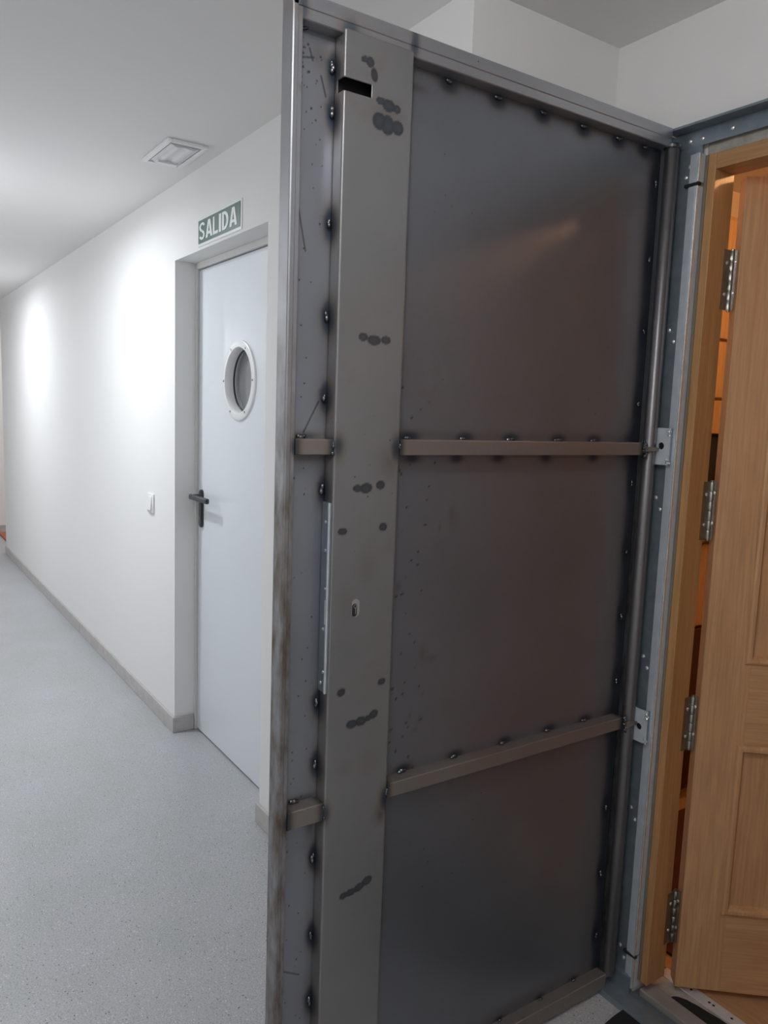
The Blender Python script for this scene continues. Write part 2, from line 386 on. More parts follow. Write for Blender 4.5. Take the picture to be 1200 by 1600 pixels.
# letters are cut as solid block shapes on a unit grid (w x 1)
def letter(bm, polys, x, y, z, w, h, d=0.0012):
    for i, pl in enumerate(polys):
        prism(bm, [(x + a * w, z + b * h) for a, b in pl], 1, y - d - 0.00003 * i, y)
T = 0.27
def arc(cx, cz, rx, rz, t, a0, a1, n=12, tz=None):
    tz = t if tz is None else tz
    o_, i_ = [], []
    for k in range(n + 1):
        a = math.radians(a0 + (a1 - a0) * k / n)
        o_.append((cx + rx * math.cos(a), cz + rz * math.sin(a))); i_.append((cx + (rx - t) * math.cos(a), cz + (rz - tz) * math.sin(a)))
    return [[o_[k], o_[k + 1], i_[k + 1], i_[k]] for k in range(n)]
GL = {
 'S': arc(0.5, 0.735, 0.5, 0.265, 0.28, 15, 270, 16, 0.14) + arc(0.5, 0.27, 0.5, 0.27, 0.28, -165, 90, 16, 0.14),
 'A': [[(0, 0), (0.29, 0), (0.5, 0.76), (0.5, 1), (0.33, 1)], [(0.71, 0), (1, 0), (0.67, 1), (0.5, 1), (0.5, 0.76)], [(0.34, 0.18), (0.66, 0.18), (0.615, 0.34), (0.385, 0.34)]],
 'L': [[(0, 0), (0.32, 0), (0.32, 1), (0, 1)], [(0.3, 0), (1, 0), (1, 0.17), (0.3, 0.17)]],
 'I': [[(0, 0), (1, 0), (1, 1), (0, 1)]],
 'D': [[(0, 0), (0.3, 0), (0.3, 1), (0, 1)]] + arc(0.35, 0.5, 0.65, 0.5, 0.3, -90, 90, 16, 0.16) + [[(0.28, 0), (0.36, 0), (0.36, 0.16), (0.28, 0.16)], [(0.28, 0.84), (0.36, 0.84), (0.36, 1), (0.28, 1)]],
}
widths = {'S': 0.058, 'A': 0.068, 'L': 0.050, 'I': 0.021, 'D': 0.060}
x = sx0 + 0.013; bm = bmesh.new()
for ch in 'SALIDA':
    letter(bm, GL[ch], x, WC - 0.0045, sz0 + 0.0105, widths[ch], 0.064); x += widths[ch] + 0.0085 - (0.004 if ch == 'A' else 0)
o = new_obj('lettering', bm, M['signwhite'], sg, og)

# light switch
og = (-3.62, WC, 0.96)
sw = root('light_switch', 'small white light switch plate on the corridor wall left of the white door', 'light switch', og)
bm = B(-3.668, -3.575, WC - 0.008, WC, 0.960, 1.050, bevel=0.003); new_obj('switch_plate', bm, M['plastic'], sw, og, smooth=True)
bm = bmesh.new()
prism(bm, [(WC - 0.008, 0.974), (WC - 0.008, 1.036), (WC - 0.010, 1.036), (WC - 0.017, 0.974)], 0, -3.652, -3.591)
new_obj('rocker', bm, M['plastic'], sw, og)

# recessed emergency luminaire
ex0, ex1, ey0, ey1 = -3.045, -2.752, 0.915, 1.062
og = ((ex0 + ex1) / 2, (ey0 + ey1) / 2, CEIL)
em = root('emergency_light', 'unlit white rectangular emergency light set in the corridor ceiling', 'ceiling light', og)
bm = bmesh.new(); t_ = 0.017
for a in ((ex0, ex1, ey0, ey0 + t_), (ex0, ex1, ey1 - t_, ey1), (ex0, ex0 + t_, ey0 + t_, ey1 - t_), (ex1 - t_, ex1, ey0 + t_, ey1 - t_)):
    box(bm, *a, CEIL - 0.012, CEIL, 0.003)
new_obj('bezel', bm, M['plastic'], em, og)
bm = B(ex0 + t_, ex1 - t_, ey0 + t_, ey1 - t_, CEIL - 0.003, CEIL); new_obj('reflector_tray', bm, M['offwhite'], em, og)
bm = bmesh.new(); yc = (ey0 + ey1) / 2; L_ = []
for i in range(13):
    a = math.pi * i / 12; L_.append((yc - 0.053 * math.cos(a), CEIL - 0.003 - 0.013 * math.sin(a) ** 0.5 - 0.003 * math.cos(a * 6)))
prism(bm, L_, 0, ex0 + 0.035, ex1 - 0.035); new_obj('diffuser', bm, M['diffuser'], em, og, smooth=True)
bm = B(ex0 + 0.055, ex0 + 0.075, ey0 + 0.035, ey1 - 0.035, CEIL - 0.024, CEIL - 0.012, bevel=0.003); new_obj('end_clip', bm, M['plastic'], em, og)

# terracotta doormat in the far passage
bm = B(-9.35, -8.55, 1.22, 1.8, 0, 0.018, bevel=0.004)
tag(new_obj('doormat', bm, M['terracotta']), 'terracotta coloured mat on the floor at the far end of the corridor', 'doormat')

# ---------------------------------------------------------------- galvanised door frame of the security door
FY = 1.586
og = (-1.2, FY, 0)
fr = root('steel_door_frame', 'grey galvanised steel door frame riveted around the wooden doorway', 'door frame', og, kind='thing')
def frame_jamb(mir=1, cx=0):
    X = lambda v: v if mir == 1 else cx - (v - cx)
    bm = bmesh.new()
    def bx(a, b, *r, **k): box(bm, min(X(a), X(b)), max(X(a), X(b)), *r, **k)
    bx(-1.204, -1.153, FY, FY + 0.004, 0.0, 2.0798)
    bx(-1.153, -1.132, FY, FY + 0.004, 2.062, 2.0798)
    bx(-1.207, -1.204, 1.552, FY + 0.004, 0.0, 2.112)
    return bm
CXM = -0.70
new_obj('jamb', frame_jamb(), M['galv'], fr, og); new_obj('jamb', frame_jamb(-1, CXM), M['galv'], fr, og)
def flange(mir, z0, z1):
    bm = bmesh.new(); X = lambda v: v if mir == 1 else 2 * CXM - v
    pts = [(-1.156, FY), (-1.156, FY - 0.006), (-1.137, FY - 0.009), (-1.133, FY - 0.009), (-1.131, FY - 0.006), (-1.131, FY + 0.012), (-1.134, FY + 0.012), (-1.134, FY)]
    prism(bm, [(X(a), b) for a, b in pts], 2, z0, z1); return bm
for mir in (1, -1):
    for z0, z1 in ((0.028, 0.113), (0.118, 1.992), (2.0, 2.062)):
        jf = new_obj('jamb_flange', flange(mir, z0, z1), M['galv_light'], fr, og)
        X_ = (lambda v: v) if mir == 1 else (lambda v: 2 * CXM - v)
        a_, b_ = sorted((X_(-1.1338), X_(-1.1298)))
        o = new_obj('flange_highlight', B(a_, b_, FY - 0.0100, FY - 0.002, z0, z1, bevel=0.0012), M['rivet'], jf, og); o['label'] = 'pale strip painted as the highlight on the flange fold'  # highlight of the fold put into a pale strip
for z in (0.1155, 1.996):
    bm = B(-1.166, -1.127, FY - 0.0098, FY + 0.0, z - 0.0038, z + 0.0038, bevel=0.002); new_obj('slot', bm, M['dark'], fr, og)
bm = bmesh.new(); box(bm, -1.204, 2 * CXM + 1.204, FY, FY + 0.004, 2.080, 2.115); box(bm, -1.207, 2 * CXM + 1.207, 1.550, FY + 0.004, 2.115, 2.120)
hdp = new_obj('head', bm, M['galv'], fr, og)
# sill: folded plate on the floor
bm = bmesh.new(); X2 = 2 * CXM + 1.2
prism(bm, [(1.522, 0.0), (1.528, 0.012), (1.574, 0.014), (1.576, 0.002), (1.606, 0.0015), (1.606, 0.0)], 0, -1.204, X2 + 0.004)
new_obj('sill', bm, M['galv'], fr, og)
bm = B(-1.204, -1.135, 1.572, 1.5858, 0.0142, 0.058); new_obj('corner_bracket', bm, M['galv'], fr, og)
riv = []
for z in (1.678, 1.284, 0.890, 0.494, 0.116): riv += [(-1.182, z), (-1.168, z - 0.027)]
riv += [(-1.153 - 0.008, 2.039), (-1.169, 2.017), (-1.165, 2.095), (-1.134, 2.094), (-1.062, 2.097), (-0.95, 2.097), (-0.84, 2.097), (-0.6, 2.097), (-0.4, 2.097)]
r0 = None
for x, z in riv:
    if r0 is None:
        bm = bmesh.new(); lathe(bm, (0, 0, 0), (0, -1, 0), [(0, 0.0052), (0.0015, 0.0048), (0.0028, 0.003), (0.0032, 0.0002)], 16)
        r0 = new_obj('rivet', bm, M['rivet'], fr, smooth=True); r = r0
    else:
        r = r0.copy(); COL.objects.link(r); r.parent = fr
    r.location = (x - og[0], 0, z)
# anchor plates with hole for the dog bolts
def anchor(zc, z0, z1):
    bm = bmesh.new(); plate_with_hole(bm, -1.187, -1.142, z0, z1, 1.566, 1.570, -1.164, zc, 0.0085, 40)
    a = new_obj('anchor_plate', bm, M['galv_light'], fr, og)
    bm = B(-1.176, -1.150, 1.5745, 1.586, zc - 0.013, zc + 0.013); new_obj('bolt_socket', bm, M['dark'], a, og)
    bm = bmesh.new(); box(bm, -1.187, -1.184, 1.570, FY, z0, z1); box(bm, -1.145, -1.142, 1.570, FY, z0, z1); new_obj('plate_spacer', bm, M['galv'], a, og)
    for zz in (z1 - 0.012, z0 + 0.010):
        bm = bmesh.new()
        for k in range(5): blob(bm, (-1.142 + random.uniform(-0.004, 0.004), 1.5655, zz + random.uniform(-0.009, 0.009)), (0.0036, 0.0022, 0.0036), 1, 0.2)
        o = new_obj('weld_tack', bm, M['rivet'], a, og, smooth=True); o['label'] = 'bright silvery weld tack'
anchor(1.409, 1.365, 1.451); anchor(0.719, 0.681, 0.763)

# ---------------------------------------------------------------- wooden door frame
og = (-1.104, 1.6, 0)
wf = root('oak_door_frame', 'oak door frame set inside the galvanised steel one', 'door frame', og, kind='thing')
new_obj('jamb', B(-1.124, -1.104, 1.600, 1.672, 0.045, 2.060, bevel=0.0015), M['oak_jamb'], wf, og)
new_obj('jamb', B(-0.296, -0.276, 1.600, 1.672, 0.045, 2.060, bevel=0.0015), M['oak_jamb'], wf, og)
new_obj('head', B(-1.104, -0.296, 1.600, 1.672, 2.025, 2.060, bevel=0.0015), wood('oak_head', (0.41, 0.22, 0.09), (0.51, 0.285, 0.13), axis=0), wf, og)
bm = bmesh.new(); nx, nzz = 220, 6; gv = []
for i in range(nx + 1):
    col = []
    for k in range(nzz + 1):
        e = random.uniform(-0.0025, 0.0025) if k in (0,) else 0
        col.append(bm.verts.new((-1.128 + 0.86 * i / nx, 1.602 + random.uniform(-0.0008, 0.0008) - 0.0015 * math.sin(math.pi * k / nzz), 2.0595 + 0.031 * k / nzz + e)))
    gv.append(col)
for i in range(nx):
    for k in range(nzz): bm.faces.new((gv[i][k], gv[i + 1][k], gv[i + 1][k + 1], gv[i][k + 1]))
bmesh.ops.recalc_face_normals(bm, faces=bm.faces)
o = new_obj('plaster_packing', bm, M['plaster'], wf, og, smooth=True); o['label'] = 'rough plaster packing above the wooden head'
new_obj('packing_strip', B(-1.1335, -1.1245, 1.600, 1.64, 0.045, 2.06), simple('packing_brown', (0.20, 0.165, 0.13), 0.8), wf, og)

# strips across the doorway
bm = B(-1.128, -0.29, 1.606, 1.652, 0.0, 0.020, bevel=0.003); tag(new_obj('sill_strip', bm, M['taupe']), 'taupe sill strip lying along the doorway just inside the steel frame', 'threshold strip')
bm = bmesh.new(); box(bm, -1.150, -0.29, 1.716, 1.750, 0.003, 0.007, 0.001)
og = (-1.15, 1.72, 0.003)
al = root('threshold_strip', 'pale aluminium threshold strip with paired screw holes at the parquet edge', 'threshold strip', og)
new_obj('profile', bm, M['alu'], al, og)
for x in (-1.076, -1.064, -1.012, -1.000, -0.95, -0.86, -0.848, -0.76, -0.748, -0.6, -0.588, -0.45, -0.438):
    bm = bmesh.new(); cyl(bm, (x, 1.736 + (0.004 if round(x * 1000) % 2 else -0.002), 0.0068), (0, 0, 1), 0.0035, 0.0006, 14); new_obj('screw_hole', bm, M['dark'], al, og)
bm = bmesh.new(); pts = []
n = 40
for i in range(n + 1):
    a = math.pi * i / n; pts.append((-0.70 - 0.372 * math.cos(a), 1.6535 + 0.058 * math.sin(a) ** 0.6 + random.uniform(-0.0008, 0.0008)))
prism(bm, pts, 2, 0.003, 0.012)
tag(new_obj('black_mat', bm, M['mat']), 'black curved mat between the taupe sill strip and the aluminium threshold strip', 'mat')
bm = bmesh.new(); pts = []
for i in range(n + 1):
    a = math.pi * i / n; pts.append((-0.66 - 0.45 * math.cos(a), 1.520 - 0.42 * math.sin(a) + random.uniform(-0.0015, 0.0015)))
prism(bm, pts, 2, 0.0, 0.010)
tag(new_obj('doormat', bm, M['mat']), 'black half-round doormat on the terrazzo outside the steel sill', 'doormat')

# ---------------------------------------------------------------- wooden door
ang = math.radians(50)
C0 = (-1.0816, 1.6862, 0.0)
wd = root('panelled_oak_door', 'ajar oak panelled inner door swung into the flat', 'door', C0, ang, kind='thing')
W_, T_, ZB, ZT = 0.80, 0.042, 0.024, 2.021
PX0, PX1 = 0.112, 0.688
panels = [(0.905, 1.86), (0.250, 0.668)]
def in_panel(x, z):
    return any(PX0 < x < PX1 and a < z < b for a, b in panels)
# leaf: front face y=0, back y=T_ ; stiles and rails as separate members
def wpart(name, m, *a, **k):
    return new_obj(name, B(*a, **k), m, wd)
wpart('stile', M['oak'], 0, PX0, 0, T_, ZB, ZT, bevel=0.001); wpart('stile', M['oak'], PX1, W_, 0, T_, ZB, ZT, bevel=0.001)
for z0, z1 in ((ZB, panels[1][0]), (panels[1][1], panels[0][0]), (panels[0][1], ZT)):
    wpart('rail', M['oak_h'], PX0, PX1, 0.0004, T_ - 0.0004, z0, z1)
for z0, z1 in panels:
    pn = wpart('panel', M['oak'], PX0, PX1, 0.012, T_ - 0.010, z0, z1)
    bm = bmesh.new(); i0, i1 = 0.0, 0.0
    prof = [(-0.016, 0.0), (-0.014, -0.004), (-0.009, -0.0065), (-0.002, -0.006), (0.002, 0.000), (0.006, 0.010), (0.006, 0.0125), (-0.016, 0.0125)]
    rings = []
    for d, y in prof:
        rings.append([bm.verts.new((x, y, z)) for x, z in ((PX0 + d, z0 + d), (PX1 - d, z0 + d), (PX1 - d, z1 - d), (PX0 + d, z1 - d))])
    for k in range(len(prof)):
        for i in range(4):
            bm.faces.new((rings[k][i], rings[k][(i + 1) % 4], rings[(k + 1) % len(prof)][(i + 1) % 4], rings[(k + 1) % len(prof)][i]))
    bmesh.ops.recalc_face_normals(bm, faces=bm.faces)
    new_obj('moulding', bm, M['oak'], pn)
bm = bmesh.new(); cyl(bm, (0.74, -0.0, 1.02), (0, -1, 0), 0.025, 0.012, 28, bevel=0.003); cyl(bm, (0.74, -0.01, 1.02), (0, -1, 0), 0.009, 0.045, 18)
box(bm, 0.63, 0.755, -0.062, -0.046, 1.012, 1.028, 0.004); new_obj('door_handle', bm, M['hinge'], wd, smooth=True)
# hinges: pin between jamb end and the rear corner of the leaf
ca, sa = math.cos(ang), math.sin(ang)
def tolocal(x, y):
    dx, dy = x - C0[0], y - C0[1]
    return dx * ca + dy * sa, -dx * sa + dy * ca
kx, ky = tolocal(-1.1035, 1.6900)
back = (0.0, T_)
def leafplate(bm, a, b, z0, z1, t=0.0022):
    d = Vector((b[0] - a[0], b[1] - a[1], 0)).normalized(); nn = Vector((-d.y, d.x, 0)) * t
    pts = [(a[0], a[1]), (b[0], b[1]), (b[0] + nn.x, b[1] + nn.y), (a[0] + nn.x, a[1] + nn.y)]
    prism(bm, pts, 2, z0, z1)
hz_list = [(1.727, 1.862), (1.188, 1.328), (0.658, 0.795), (0.137, 0.277)]
jx0, jy0 = tolocal(-1.1032, 1.657)
lx1, ly1 = -0.002, 0.012
for z0, z1 in hz_list:
    bm = bmesh.new(); h5 = (z1 - z0) / 6
    for i in range(6): cyl(bm, (kx, ky, z0 + i * h5 + 0.0012), (0, 0, 1), 0.0064, h5 - 0.0024, 20, bevel=0.0008)
    cyl(bm, (kx, ky, z0 - 0.003), (0, 0, 1), 0.0042, z1 - z0 + 0.006, 14)
    hg = new_obj('hinge', bm, M['hinge'], wd, smooth=True)
    bm = bmesh.new(); leafplate(bm, (jx0, jy0), (kx, ky), z0, z1); leafplate(bm, (kx, ky), (lx1, ly1), z0, z1)
    new_obj('hinge_plate', bm, M['hinge'], hg)
    for f in (0.26, 0.78):
        zz = z0 + (z1 - z0) * f
        for (a, b, t) in (((jx0, jy0), (kx, ky), 0.42), ((kx, ky), (lx1, ly1), 0.55)):
            d = Vector((b[0] - a[0], b[1] - a[1], 0)).normalized(); nn = Vector((d.y, -d.x, 0))
            p0 = Vector((a[0] + (b[0] - a[0]) * t, a[1] + (b[1] - a[1]) * t, zz + (0.004 if t > 0.5 else 0)))
            bm = bmesh.new(); lathe(bm, p0, nn, [(0, 0.0042), (0.0012, 0.0038), (0.0020, 0.0002)], 12)
            new_obj('screw', bm, M['rivet'], hg, smooth=True)

# ---------------------------------------------------------------- hall cabinet glimpsed through the hinge gap
og = (-1.9, 2.4, 0)
cb = root('hall_cabinet', 'orange lit wooden cabinet glimpsed through the gap behind the oak door', 'cabinet', og)
hw = wood('cabinet_wood', (0.50, 0.30, 0.14), (0.60, 0.38, 0.2))
new_obj('carcass', B(-1.9, -1.72, 1.95, 3.4, 0.004, 2.2), hw, cb, og)
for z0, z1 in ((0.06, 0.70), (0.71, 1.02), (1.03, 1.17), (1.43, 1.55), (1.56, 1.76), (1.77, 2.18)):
    o = new_obj('door_front', B(-1.72, -1.70, 1.96, 3.39, z0, z1, bevel=0.003), hw if z0 > 0.5 else simple('dark_brown_wood', (0.07, 0.02, 0.008), 0.4), cb, og)  # lowest front much darker than the ones above
    if z0 < 0.5: o['label'] = 'dark brown lowest front'
new_obj('shelf_shade', B(-1.72, -1.717, 1.96, 3.39, 1.17, 1.43), M['dark'], cb, og)  # flat near-black sheet, paints the shade of a shelf opening
new_obj('shelf_board', B(-1.72, -1.60, 1.96, 3.39, 1.157, 1.17), hw, cb, og)
bm = bmesh.new(); lathe(bm, (-1.65, 2.62, 1.1705), (0, 0, 1), [(0, 0.001), (0, 0.022), (0.012, 0.028), (0.10, 0.030), (0.15, 0.022), (0.17, 0.012), (0.20, 0.012), (0.205, 0.001)], 24)
tag(new_obj('vase', bm, simple('brown_glaze', (0.10, 0.03, 0.012), 0.25), smooth=True), 'dark brown vase on the hall cabinet seen through the hinge gap', 'vase')

tag(new_obj('hall_rug', B(-1.66, -1.16, 1.80, 3.2, 0.004, 0.014, bevel=0.003), simple('dark_red_rug', (0.075, 0.018, 0.01), 0.95, 0, 0.2, 60, 0.5)), 'dark red rug on the hall parquet glimpsed low in the hinge gap', 'rug')

# ---------------------------------------------------------------- steel security door
XF, XS, XB = -1.183, -1.213, -1.217        # front plane, inner sheet, outer skin
Y0, Y1, ZB_, ZT_ = 0.593, 1.541, 0.012, 2.120
og = (XF, 1.557, 0)
sd = root('steel_security_door', 'large bare grey steel door with weld marks and crossbars, standing open in the middle', 'door', og, kind='thing')
def part(name, bm, m, smooth=False, parent=None):
    return new_obj(name, bm, m, parent or sd, og, smooth)

leftw = [(0.676, z) for z in (2.034, 1.965, 1.785, 1.629, 1.491, 1.327, 0.931, 0.811, 0.624, 0.464, 0.326)]
rightw = [(1.529 - 0.012 * (2.0 - z) / 1.8, z) for z in (2.002, 1.838, 1.675, 1.507, 1.319, 1.155, 0.994, 0.829, 0.499, 0.321, 0.149)]
topw = [(0.63, 2.070), (0.93, 2.066), (1.05, 2.066), (1.17, 2.066), (1.29, 2.066), (1.40, 2.066), (1.49, 2.066)]
midw_t = [(0.868, 1.418), (1.005, 1.418), (1.13, 1.418), (1.27, 1.418), (1.385, 1.418)]
midw_b = [(0.88, 1.378), (0.99, 1.378), (1.10, 1.378), (1.24, 1.378), (1.39, 1.378)]
loww_t = [(0.885, 0.748), (1.02, 0.748), (1.16, 0.748), (1.30, 0.748), (1.42, 0.748)]
shortw = [(0.640, 1.418), (0.640, 0.746)]
lowrail = [(0.93, 0.052), (1.07, 0.052), (1.20, 0.052), (1.33, 0.052), (1.45, 0.052)]
def g(d2): return math.exp(-d2)
rnd = random.Random(3)
spat = [(rnd.uniform(0.62, 0.67), rnd.uniform(0.1, 2.06), rnd.uniform(0.0008, 0.0017)) for _ in range(60)]
spat += [(0.61 + abs(rnd.gauss(0, 0.02)) + 0.01, 1.995 + rnd.gauss(0, 0.04), rnd.uniform(0.001, 0.0022)) for _ in range(26)]
spat += [(0.85 + abs(rnd.gauss(0, 0.05)), zc + rnd.gauss(0, 0.05), rnd.uniform(0.0014, 0.003)) for zc in (1.35, 1.45, 1.1, 0.85, 0.78, 1.2, 0.95) for _ in range(6)]
scr = [((0.644, 1.425), (0.672, 1.478)), ((0.618, 1.83), (0.640, 1.73)), ((0.640, 2.052), (0.646, 2.035)), ((0.622, 2.034), (0.648, 2.040)), ((0.662, 2.015), (0.672, 1.985)), ((0.625, 0.405), (0.66, 0.385)), ((0.60, 1.87), (0.625, 1.81)), ((0.845, 1.366), (0.858, 1.345))]
smudge = [(0.925, 0.985, 0.008, 0.018), (0.95, 0.972, 0.014, 0.007), (0.93, 0.90, 0.004, 0.005), (0.90, 0.86, 0.004, 0.006), (0.925, 0.845, 0.005, 0.009), (0.915, 0.825, 0.008, 0.005), (0.955, 1.24, 0.004, 0.010), (0.86, 1.13, 0.006, 0.01), (0.985, 1.265, 0.012, 0.02)]
def segd(y, z, a, b):
    ay, az = a; by, bz = b; L2 = (by - ay) ** 2 + (bz - az) ** 2
    t = max(0, min(1, ((y - ay) * (by - ay) + (z - az) * (bz - az)) / L2))
    return math.hypot(y - ay - t * (by - ay), z - az - t * (bz - az))
def burn_shade_sheet(y, z):
    b = 0.0
    if y < 0.70:
        for wy, wz in leftw:
            if abs(z - wz) < 0.09:
                dz = z - wz
                sz = 0.030 if dz < 0 else 0.020
                b += 1.1 * g(((y - wy - 0.010) / (0.011 if dz < 0.01 else 0.009)) ** 2 + (dz / sz) ** 2) + 0.22 * g(((y - wy - 0.004) / 0.018) ** 2 + (dz / 0.040) ** 2)
        if z > 1.99: b += 0.30 * g(((y - 0.655) / 0.018) ** 2 + ((z - 2.045) / 0.022) ** 2)
        b += 0.30 * g(((y - 0.692) / 0.006) ** 2)  # thin dark line where the sheet meets the cover
        b += 0.6 * g(((y - 0.650) / 0.035) ** 2 + ((z - 1.418) / 0.009) ** 2) + 0.45 * g(((y - 0.650) / 0.04) ** 2 + ((z - 1.382) / 0.011) ** 2)
        b += 0.6 * g(((y - 0.650) / 0.035) ** 2 + ((z - 0.744) / 0.009) ** 2) + 0.6 * g(((y - 0.676) / 0.012) ** 2 + ((z - 0.70) / 0.035) ** 2)
        b += 0.9 * g(((y - 0.62) / 0.008) ** 2 + ((z - 0.70) / 0.02) ** 2)
    else:
        b += 0.35 * g(((y - 0.829) / 0.006) ** 2)  # shadow line along the foot of the cover, put into the colour
        if y > 1.40:
            b += 0.72 * g(((y - 1.538) / 0.020) ** 2) + 0.25 * g(((y - 1.53) / 0.06) ** 2)  # shadow wedge beside the tube, painted in over the full height
            for wy, wz in rightw:
                if abs(z - wz) < 0.08: b += 0.6 * g(((y - wy - 0.003) / 0.010) ** 2 + ((z - wz) / 0.028) ** 2)
            for zc in (1.40, 0.73):
                b += 0.55 * g(((y - 1.53) / 0.035) ** 2 + ((z - zc) / 0.055) ** 2)
        if abs(z - 1.4) < 0.09:
            for wy, wz in midw_t: b += 0.95 * g(((y - wy - 0.004) / 0.020) ** 2 + ((z - wz) / 0.011) ** 2)
            for wy, wz in midw_b: b += 0.8 * g(((y - wy) / 0.018) ** 2 + ((z - wz) / 0.010) ** 2)
            b += 0.22 * g(((z - 1.422) / 0.012) ** 2)
        if abs(z - 0.75) < 0.09:
            for wy, wz in loww_t: b += 0.95 * g(((y - wy - 0.004) / 0.020) ** 2 + ((z - wz) / 0.011) ** 2)
            b += 0.15 * g(((z - 0.748) / 0.012) ** 2)
        if z > 1.98:
            b += 0.30 * g(((z - 2.085) / 0.02) ** 2)  # shade below the top rail, painted as an even band
            for wy, wz in topw: b += 0.9 * g(((y - wy) / 0.022) ** 2 + ((z - wz) / 0.014) ** 2)
            b += 0.4 * g(((y - 0.855) / 0.03) ** 2 + ((z - 2.045) / 0.010) ** 2)
        if z < 0.13:
            for wy, wz in lowrail: b += 0.7 * g(((y - wy) / 0.02) ** 2 + ((z - wz) / 0.01) ** 2)
        b += 0.5 * g(((y - 0.845) / 0.02) ** 2 + ((z - 1.40) / 0.03) ** 2) + 0.5 * g(((y - 0.84) / 0.015) ** 2 + ((z - 0.70) / 0.03) ** 2)
        for sy, sz, ry, rz in smudge:
            if abs(y - sy) < 0.04 and abs(z - sz) < 0.05: b += 0.28 * g(((y - sy) / ry) ** 2 + ((z - sz) / rz) ** 2)
    for sy, sz, r in spat:
        if abs(y - sy) < 0.008 and abs(z - sz) < 0.008: b += 1.0 * g((math.hypot(y - sy, z - sz) / r) ** 4)
    for a, c in scr:
        if min(a[0], c[0]) - 0.01 < y < max(a[0], c[0]) + 0.01 and min(a[1], c[1]) - 0.01 < z < max(a[1], c[1]) + 0.01:
            b += 0.65 * g((segd(y, z, a, c) / 0.0016) ** 4)
    return min(1.0, b)
def grid(name, m, ys, zs, fn, xf, burn_shade, skip=None, parent=None, smooth=True):
    """sheet of quads; fn(i) -> (x, y) profile point, extruded through zs, with a per-vertex burn value"""
    verts, faces, vals = [], [], []
    nz = len(zs)
    for (x, y) in xf:
        for z in zs:
            verts.append((x - og[0], y - og[1], z - og[2])); vals.append(burn_shade(x, y, z))
    for i in range(len(xf) - 1):
        for k in range(nz - 1):
            if skip and skip((xf[i][0] + xf[i + 1][0]) / 2, (xf[i][1] + xf[i + 1][1]) / 2, (zs[k] + zs[k + 1]) / 2): continue
            a = i * nz + k; faces.append((a, a + nz, a + nz + 1, a + 1))
    me = bpy.data.meshes.new(name); me.from_pydata(verts, [], faces); me.materials.append(m)
    at = me.attributes.new('burn_shade', 'FLOAT', 'POINT'); at.data.foreach_set('value', vals)
    if smooth: me.polygons.foreach_set('use_smooth', [True] * len(faces))
    me.update()
    o = bpy.data.objects.new(name, me); COL.objects.link(o); o.parent = parent or sd
    return o
def fr_(a, b, step):
    n = max(1, round((b - a) / step)); return [a + (b - a) * i / n for i in range(n + 1)]
Zs = fr_(0.03, 2.112, 0.0033)
sol = lambda o, t, off=-1: None
def solid(o, t):
    md = o.modifiers.new('thickness', 'SOLIDIFY'); md.thickness = t; md.offset = -1; return o
solid(grid('lock_side_sheet', M['side_sheet'], None, fr_(0.03, 2.112, 0.0018), None, [(XS, y) for y in fr_(0.597, 0.697, 0.0013)], lambda x, y, z: burn_shade_sheet(y, z)), 0.0015)
solid(grid('inner_sheet', M['sheet'], None, Zs, None, [(XS, y) for y in fr_(0.820, 1.548, 0.0040)], lambda x, y, z: burn_shade_sheet(y, z)), 0.0015)
part('outer_skin', B(XB - 0.0015, XS - 0.0018, Y0, 1.566, ZB_, ZT_), M['lip'])

# edge profile on the lock side: face towards the camera side plus stepped lip
def scorch(lst):
    def f(x, y, z):
        b = 0
        for (cy, cz, ry, rz, s) in lst:
            if abs(z - cz) < 4 * rz and abs(y - cy) < 4 * ry: b += s * g(((y - cy) / ry) ** 2 + ((z - cz) / rz) ** 2)
        return min(1, b)
    return f
ZsE = fr_(ZB_, ZT_, 0.006)
edge_prof = [(XB, Y0), (XF - 0.003, Y0), (XF - 0.0008, Y0 + 0.0008), (XF, Y0 + 0.003), (XF, Y0 + 0.0100), (XF - 0.0014, Y0 + 0.0115), (XF - 0.0014, Y0 + 0.0185), (XF - 0.003, Y0 + 0.0195), (XS, Y0 + 0.0195)]
lipburn = scorch([(0.612, 1.40, 0.008, 0.016, 1.0), (0.612, 0.718, 0.008, 0.018, 1.0), (0.612, 1.975, 0.006, 0.008, 0.35), (0.608, 2.10, 0.02, 0.03, 0.45)])
o = grid('edge_channel', M['lip'], None, ZsE, None, edge_prof[::-1], lipburn, smooth=False); 
# top rail: hollow lip with visible underside
tz = [(XB, ZT_), (XF - 0.002, ZT_), (XF, ZT_ - 0.002), (XF, ZT_ - 0.022), (XF - 0.0015, ZT_ - 0.0235), (XF - 0.0015, 2.081), (XF - 0.003, 2.0795), (XS, 2.0795)]
def rail(name, prof, ys, m, burn_shade):
    verts, faces, vals = [], [], []
    nz = len(prof)
    for y in ys:
        for (x, z) in prof:
            verts.append((x - og[0], y - og[1], z - og[2])); vals.append(burn_shade(x, y, z))
    for i in range(len(ys) - 1):
        for k in range(nz - 1):
            a = i * nz + k; faces.append((a, a + 1, a + nz + 1, a + nz))
    me = bpy.data.meshes.new(name); me.from_pydata(verts, [], faces); me.materials.append(m)
    at = me.attributes.new('burn_shade', 'FLOAT', 'POINT'); at.data.foreach_set('value', vals); me.update()
    o = bpy.data.objects.new(name, me); COL.objects.link(o); o.parent = sd; return o
topburn = scorch([(0.612, 2.10, 0.010, 0.03, 0.9), (0.700, 2.085, 0.016, 0.012, 1.0), (0.830, 2.10, 0.009, 0.03, 1.0), (0.72, 2.09, 0.05, 0.012, 0.35)])
rail('top_rail', tz, fr_(Y0 + 0.002, 1.545, 0.005), M['lip'], topburn)
bz = [(XB, ZB_), (XF, ZB_), (XF, 0.048), (XF - 0.002, 0.050), (XS, 0.050)]
